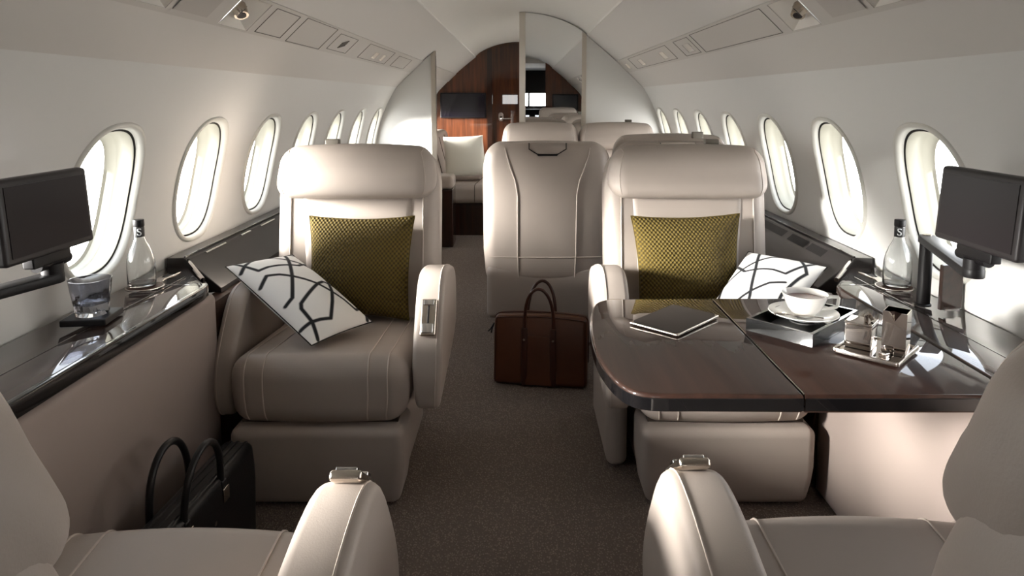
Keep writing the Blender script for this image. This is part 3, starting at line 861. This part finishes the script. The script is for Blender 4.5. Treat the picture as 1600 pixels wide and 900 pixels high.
cup = thing('tea_cup', 'white china tea cup with square handle on its saucer', 'cup', (.699, 1.632, .6912))
mesh_obj('bowl', *lathe([(0, .0), (.022, .0), (.024, .004), (.030, .008), (.040, .022), (.047, .038), (.0535, .055), (.054, .057), (.0525, .057), (.046, .040), (.038, .024), (.028, .012), (0, .009)], 48), 'china', cup)
mesh_obj('tea', *lathe([(0, .0435), (.0465, .0435), (.0465, .0430), (0, .043)], 40), 'tea', cup)
P = [Vector((.045, 0, .046)), Vector((.060, 0, .050)), Vector((.076, 0, .050)), Vector((.078, 0, .048)), Vector((.076, 0, .028)), Vector((.073, 0, .025)), Vector((.055, 0, .020)), Vector((.036, 0, .018))]
hd = mesh_obj('handle', *tube(P, .0042, 8), 'china', cup)
hd.rotation_euler = (0, 0, R(-10))
sp = tag(mesh_obj('teaspoon', *MB().add(*tube([(0, 0, 0), (.02, 0, .001), (.05, 0, .002), (.085, 0, .0)], .0016, 8)).add(*soft((-.012, 0, 0), (.014, .009, .0025), .0024, 2, 3)).__dict__.values(), 'silver'), 'small silver spoon on the saucer beside the cup', 'spoon')
sp.location = (.640, 1.598, .705); sp.rotation_euler = (0, R(-3), R(-32))

ct = thing('cruet_tray', 'small square chrome tray holding the milk jug and sugar pot', 'tray', (.776, 1.438, .6712), R(45))
sbox('plate', 'silver', ct, (0, 0, .006), (.070, .062, .004), .003, n=1)
sbox('rim', 'silver', ct, (0, -.062, .009), (.071, .004, .005), .003, n=1)
sbox('rim', 'silver', ct, (0, .062, .009), (.071, .004, .005), .003, n=1)
for q in (-1, 1): sbox('rim', 'silver', ct, (q*.068, 0, .009), (.003, .06, .004), .002, n=1)
sg = thing('sugar_pot', 'square chrome sugar pot with hinged lid on the small tray', 'sugar pot', (.748, 1.452, .6822), R(50))
sbox('body', 'silver', sg, (0, 0, .026), (.027, .027, .026), .002, n=1)
sbox('lid', 'silver', sg, (0, 0, .0545), (.028, .028, .0022), .0015, n=1)
mesh_obj('lid_knob', *tube([(-.004, -.01, .056), (-.004, -.01, .070), (.0, -.012, .074), (.004, -.016, .068), (.002, -.022, .060)], .0045, 8), 'silver', sg)
jg = thing('milk_jug', 'tall square chrome milk jug with open top on the small tray', 'jug', (.803, 1.412, .6822), R(50))
mesh_obj('body', *[*(lambda a, b: (a[0]+b[0], a[1]+[tuple(i+len(a[0]) for i in f) for f in b[1]]))(rect_frame(.023, .023, .0015, 0, .092), box(-.022, .022, -.022, .022, 0, .002))], 'silver', jg, smooth=False)
mesh_obj('handle', *tube([(.022, -.004, .066), (.040, -.004, .062), (.042, -.004, .03), (.023, -.004, .018)], .0035, 8), 'silver', jg)
mesh_obj('spout', *MB().add([(-.023, .012, .092), (-.023, -.012, .092), (-.031, 0, .097), (-.023, 0, .072)], [(0, 2, 3), (1, 3, 2)]).__dict__.values(), 'silver', jg, smooth=False)
sl = tag(mesh_obj('sugar_scoop', *MB().add(*tube([(0, 0, .0), (.014, 0, .006), (.028, 0, .004)], .0022, 8)).add(*soft((-.008, 0, .002), (.011, .009, .006), .003, 2, 3)).__dict__.values(), 'silver'), 'small chrome scoop in front of the milk jug', 'scoop')
sl.location = (.775, 1.392, .6845); sl.rotation_euler = (0, 0, R(30))

# ------------------------------------------------------------------ bottles, glass, coasters
def bottle(label, loc, rz):
    t = thing('glass_bottle', label, 'bottle', loc, rz)
    outp = [(.0, .0), (.032, .0), (.0365, .003), (.038, .010), (.038, .058), (.037, .075), (.033, .095), (.026, .115), (.0185, .130), (.0145, .142), (.0135, .155), (.0135, .178)]
    inp = [(.0115, .178), (.0115, .155), (.0125, .142), (.0165, .129), (.024, .114), (.031, .094), (.035, .075), (.036, .058), (.036, .013), (.033, .007), (0, .006)]
    mesh_obj('body', *lathe(outp+inp, 40), 'glass', t)
    mesh_obj('cap', *lathe([(0, .196), (.0145, .196), (.0152, .194), (.0152, .178), (.0142, .176), (0, .176)], 28), 'black', t)
    lb_ = mesh_obj('neck_label', *lathe([(.0139, .146), (.0142, .147), (.0142, .174), (.0139, .175)], 28), 'label', t)
    cu = bpy.data.curves.new('letter', 'FONT'); cu.body = 'S'; cu.size = .030; cu.align_x = 'CENTER'; cu.align_y = 'CENTER'; cu.extrude = .0002; cu.offset = .0002
    to = bpy.data.objects.new('letter', cu); COL.objects.link(to)
    bpy.context.view_layer.update()
    me = bpy.data.meshes.new_from_object(to.evaluated_get(bpy.context.evaluated_depsgraph_get()))
    COL.objects.unlink(to); bpy.data.objects.remove(to)
    for v in me.vertices:
        x, y, z = v.co; a = x/.0145; rr = .0145+z
        v.co = (rr*math.sin(a), -rr*math.cos(a), .1605+y)
    me.materials.clear(); me.materials.append(M['ink'])
    lo = bpy.data.objects.new('letter', me); COL.objects.link(lo); lo.parent = lb_
    return t
def opener_coaster(label, loc, ang, L=.20):
    t = thing('bottle_coaster', label, 'coaster', loc, ang)
    P = []
    for i in range(33):
        a = R(25)+R(310)*i/32; P.append((.052*math.cos(a), .052*math.sin(a)))
    out = P+[(.085, -.012), (.10, -.016), (L-.045, -.018), (L-.03, -.012), (L-.028, 0), (L-.03, .012), (L-.045, .018), (.10, .016), (.085, .012)]
    mesh_obj('plate', *slab(out, .0, .0045, .001, lambda u, v, a: (u, v, a), 2), 'silver', t)
    ins = [(.048*math.cos(R(360)*i/32), .048*math.sin(R(360)*i/32)) for i in range(32)]
    mesh_obj('insert', *slab(ins, .0046, .0054, .0003, lambda u, v, a: (u, v, a), 1), 'lid_side', t)
    mesh_obj('slot', *box(.105, .135, -.008, .008, .0046, .0052), 'black', t, smooth=False)
opener_coaster('flat silver coaster with handle under the left bottle', (-1.098, 1.955, .6708), R(88), .21)
opener_coaster('flat silver coaster with handle under the right bottle', (1.098, 1.955, .6708), R(92), .21)
bottle('clear glass bottle with black S neck label on the left ledge', (-1.106, 1.955, .6765), R(30))
bottle('clear glass bottle with black S neck label on the right ledge', (1.104, 1.955, .6765), R(-30))
cs = tag(sbox('coaster', 'black', None, (0, 0, .009), (.052, .052, .008), .003, n=1), 'thick black square coaster under the smoky tumbler', 'coaster')
cs.location = (-1.065, 1.655, .671); cs.rotation_euler = (0, 0, R(8))
gl = thing('tumbler', 'smoky faceted glass tumbler on a black coaster', 'glass', (-1.065, 1.655, .6888))
N = 40; V = []
profo = [(0, 0), (.036, 0), (.040, .010), (.042, .035), (.042, .042), (.044, .055), (.048, .088), (.048, .089)]
profi = [(.0465, .089), (.0465, .087), (.042, .055), (.0395, .042), (.036, .028), (0, .022)]
V, F = lathe(profo+profi, N)
def facet(v):
    x, y, z = v; 
    if 0 < z < .055 and math.hypot(x, y) > .03:
        a = math.atan2(y, x); k = 5; d = abs(((a/(2*math.pi)*k+(z/.055)*.5) % 1)-.5)*2
        f = 1-.12*d*(1 if z < .055 else 0); return (x*f, y*f, z)
    return v
V = [facet(v) for v in V]
mesh_obj('body', V, F, 'smoke', gl, angle=12)

# ------------------------------------------------------------------ monitors on arms
def monitor(s, y0_, y1_, post_y, label, alabel):
    t = thing('monitor', label, 'monitor', (s*.932, (y0_+y1_)/2, .995), 0)
    L_ = (y1_-y0_)/2
    def tf(V): # local x -> along y, screen towards the aisle, slight backward tilt
        return [(s*(v[1]+.06*v[2]), v[0], v[2]) for v in V]
    V, F = soft((0, .008, 0), (L_, .013, .080), .008, 2, 3); mesh_obj('casing', tf(V), F, 'bezel', t)
    V, F = box(-L_+.014, L_-.014, -.0063, -.0045, -.066, .066); mesh_obj('screen', tf(V), F, 'screen', t, smooth=False)
    V, F = soft((.0, .012, -.088), (.055, .012, .012), .004, 1, 2); mesh_obj('hinge_block', tf(V), F, 'black', t)
    a = thing('swing_arm_stand', alabel, 'monitor arm', (s*1.082, post_y, .6705), 0)
    d = Vector((s*(.945-1.082), (y0_+y1_)/2+.02-post_y, 0))
    if s > 0 or post_y > 0:
        mesh_obj('post', *lathe([(0, 0), (.020, 0), (.020, .004), (.0165, .006), (.0165, .175), (.014, .182), (0, .182)], 28), 'black', a)
    aa = Vector((0, 0, .180)); bb = Vector((d.x, d.y, .190)); dd = (bb-aa).normalized(); pp = Vector((-dd.y, dd.x, 0)).normalized()
    prof = []
    for i in range(9): an = math.pi/2+math.pi*i/8; prof.append((0+.021*math.cos(an), .021*math.sin(an)))
    Lg = (bb-aa).length
    for i in range(9): an = -math.pi/2+math.pi*i/8; prof.append((Lg+.021*math.cos(an), .021*math.sin(an)))
    V, F = slab(prof, -.010, .010, .003, lambda u, v, q: tuple(aa+dd*u+pp*v+Vector((0, 0, q))), 2)
    mesh_obj('arm', V, F, 'black', a)
    mesh_obj('pivot', *tube([bb+Vector((0, 0, .008)), bb+Vector((0, 0, .030))], .02, 20), 'black', a)
    mesh_obj('knuckle', *tube([bb+Vector((0, -.045, .034)), bb+Vector((0, .045, .034))], .013, 16), 'black', a)
    mesh_obj('post_cap', *tube([aa+Vector((0, 0, .010)), aa+Vector((0, 0, .0125))], .011, 20), 'nickel', a)
monitor(1, 1.245, 1.50, 1.785, 'dark flat monitor in front of the nearest right window', 'black post and swing arm standing on the right ledge')
monitor(-1, 1.205, 1.46, 1.02, 'dark flat monitor in front of the nearest left window', 'black swing arm below the left monitor, running out of the picture')
sd_ = thing('stowage_door', 'small upright glossy wood flap beside the black monitor post', 'flap', (1.128, 1.745, .6707), R(12))
sbox('panel', 'wood', sd_, (0, 0, .061), (.033, .006, .060), .003, n=1)
mesh_obj('hinge', *box(-.024, .024, -.012, -.004, .0, .005), 'chrome', sd_, smooth=False)

# ------------------------------------------------------------------ bags
bg = thing('brown_briefcase', 'brown leather briefcase standing in the aisle behind the empty seat back', 'bag', (.092, 2.85, 0), R(-9))
def dbag(p):
    x, y, z = p; y += .02*(z/.3); x *= 1-.015*(z/.3); z2 = z-.012*(1-(x/.2)**2)*max(0, (z-.15)/.15)*-1
    return (x, y*(1-.35*max(0, (z-.18)/.12)) if abs(y) < 1 else y, z2)
c, h, r = (0, 0, .148), (.202, .058, .146), .022
sbox('body', 'brown', bg, c, h, r, n=6, deform=dbag)
sbox('front_pocket', 'brown', bg, (-.004, -.062, .115), (.058, .006, .105), .005, deform=lambda p: (p[0], p[1]+.030*(p[2]/.3), p[2]))
for x in (-.065, .058):
    mesh_obj('strap', *MB().add(*soft((x, -.0605, .13), (.013, .005, .125), .004, 1, 2, deform=lambda p: (p[0], p[1]+.055*max(0, p[2]-.08)*1.0, p[2]))).__dict__.values(), 'brown_d', bg)
    mesh_obj('rivet', *tube([(x, -.061+.055*.13, .208), (x, -.071+.055*.13, .208)], .0055, 12), 'chrome', bg)
for yy, tilt in ((-.040, -.012), (.038, .035)):
    P = []
    for i in range(25):
        a = math.pi*i/24; P.append(Vector((-.0035-.0615*math.cos(a), yy+tilt*math.sin(a)*1.2, .262+.165*(math.sin(a)**.8))))
    P = [Vector((-.065, yy-.012, .215))]+P+[Vector((.058, yy-.012, .215))]
    mesh_obj('handle', *tube(P, .0072, 10), 'brown_d', bg)
mesh_obj('zip', *tube(seam(c, h, r, [(-.202, 0, -.05), (-.202, 0, .146), (.202, 0, .146), (.202, 0, -.05)], dbag), .004, 6), 'brown_d', bg)
g = MB().add(*tube([(-.204, -.004, .255), (-.212, -.008, .235), (-.216, -.01, .212)], .0035, 6)).add(*tube([(-.206, .004, .25), (-.222, .0, .225), (-.232, .0, .215)], .003, 6))
g.build('zip_pull', 'black', bg)
e = MB()
for sx in (-1, 1): e.add(*tube(seam(c, h, r, [(sx*.196, -.058, -.14), (sx*.196, -.058, .14), (sx*.0, -.058, .140)], dbag, lift=.001), .0025, 6))
e.build('edge_piping', 'brown_d', bg)

bb = thing('black_briefcase', 'black leather briefcase with two round handles beside the left side panel', 'bag', (-.800, 1.54, 0), R(90-3))
def dbk(p):
    x, y, z = p; return (x, y*(1-.25*max(0, (z-.2)/.1))-.01*(z/.3), z)
c, h, r = (0, 0, .142), (.265, .052, .140), .02
sbox('body', 'bagblack', bb, c, h, r, n=6, deform=dbk)
for x in (-.085, .085):
    for yy in (-.052,):
        st_ = mesh_obj('strap', *soft((x, yy, .17), (.011, .004, .10), .003, 1, 2), 'bagblack', bb)
        sbox('buckle', 'nickel', st_, (x, yy-.006, .235), (.014, .003, .018), .002, n=1)
mesh_obj('stud', *tube([(0.03, -.051, .19), (0.03, -.058, .19)], .006, 12), 'chrome', bb)
for yy, tl in ((-.045, -.01), (.035, -.0)):
    P = []
    for i in range(25):
        a = math.pi*i/24; P.append(Vector((-.085*math.cos(a), yy+tl*math.sin(a), .262+.145*(math.sin(a)**.8))))
    P = [Vector((-.085, yy-.005, .23))]+P+[Vector((.085, yy-.005, .23))]
    mesh_obj('handle', *tube(P, .0085, 10), 'bagblack', bb)
for yy in (-.028, 0, .024):
    mesh_obj('zip' if yy == 0 else 'edge_piping', *tube(seam(c, h, r, [(-.265, yy, .0), (-.265, yy, .14), (.265, yy, .14), (.265, yy, .0)], dbk), .0035, 6), 'bagblack', bb)

# ------------------------------------------------------------------ light, sky and camera
w = bpy.data.worlds.new('sky'); sc.world = w; w.use_nodes = True
nt = w.node_tree; bgn = nt.nodes['Background']
tc = nt.nodes.new('ShaderNodeTexCoord'); sx = nt.nodes.new('ShaderNodeSeparateXYZ'); nt.links.new(tc.outputs['Generated'], sx.inputs[0])
rp_ = nt.nodes.new('ShaderNodeValToRGB')
mp_ = nt.nodes.new('ShaderNodeMapRange'); mp_.inputs[1].default_value = -1; mp_.inputs[2].default_value = 1
nt.links.new(sx.outputs['Z'], mp_.inputs[0]); nt.links.new(mp_.outputs[0], rp_.inputs['Fac']); nt.links.new(rp_.outputs['Color'], bgn.inputs['Color'])
els = rp_.color_ramp.elements
els[0].position = .25; els[0].color = (.5, .5, .49, 1); els[1].position = .34; els[1].color = (1, .99, .97, 1)
e_ = els.new(.555); e_.color = (1, .99, .97, 1)
e_ = els.new(.68); e_.color = (.34, .37, .41, 1)
bgn.inputs['Strength'].default_value = 8
for y in WY:
    for s in (-1, 1):
        l = bpy.data.lights.new('window_portal', 'AREA'); l.shape = 'RECTANGLE'; l.size = .42; l.size_y = .32
        l.cycles.is_portal = True
        o = bpy.data.objects.new('window_portal', l); COL.objects.link(o)
        o.location = (s*(1.17+.12), y, WC); o.rotation_euler = (0, R(90*s), 0)
su = bpy.data.lights.new('sun', 'SUN'); su.energy = 36; su.angle = R(18); su.color = (1, .97, .92)
so = bpy.data.objects.new('sun', su); COL.objects.link(so)
so.rotation_euler = Vector((1, .30, -.19)).to_track_quat('-Z', 'Y').to_euler()

cam = bpy.data.cameras.new('camera'); cam.sensor_width = 36; cam.lens = 36*1067/1600
cam.shift_x = -12/1600; cam.shift_y = -183/1600; cam.clip_start = .02
co_ = bpy.data.objects.new('camera', cam); COL.objects.link(co_)
co_.location = (0, 0, 1.22); co_.rotation_euler = (R(90-6), 0, 0)
sc.camera = co_
vs = sc.view_settings; vs.view_transform = 'Standard'; vs.look = 'None'; vs.gamma = 1; vs.exposure = .72; vs.use_curve_mapping = False

# ------------------------------------------------------------------ groups of repeated things
GR = {'cabin_seat': 'leather cabin seats', 'olive_cushion': 'olive knitted cushions', 'patterned_cushion': 'black and white cushions',
      'glass_bottle': 'bottles on the side ledges', 'bottle_coaster': 'silver coasters under the bottles', 'monitor': 'monitors on swing arms',
      'swing_arm_stand': 'swing arms of the monitors', 'side_ledge': 'side ledges', 'stowage_box': 'stowage lids along the walls',
      'side_cabinet': 'side wall cabinets', 'ceiling_light': 'lights in the overhead strips', 'television': 'bulkhead screens'}
for o in bpy.data.objects:
    b_ = o.name.split('.')[0]
    if o.parent is None and b_ in GR and 'label' in o: o['group'] = GR[b_]
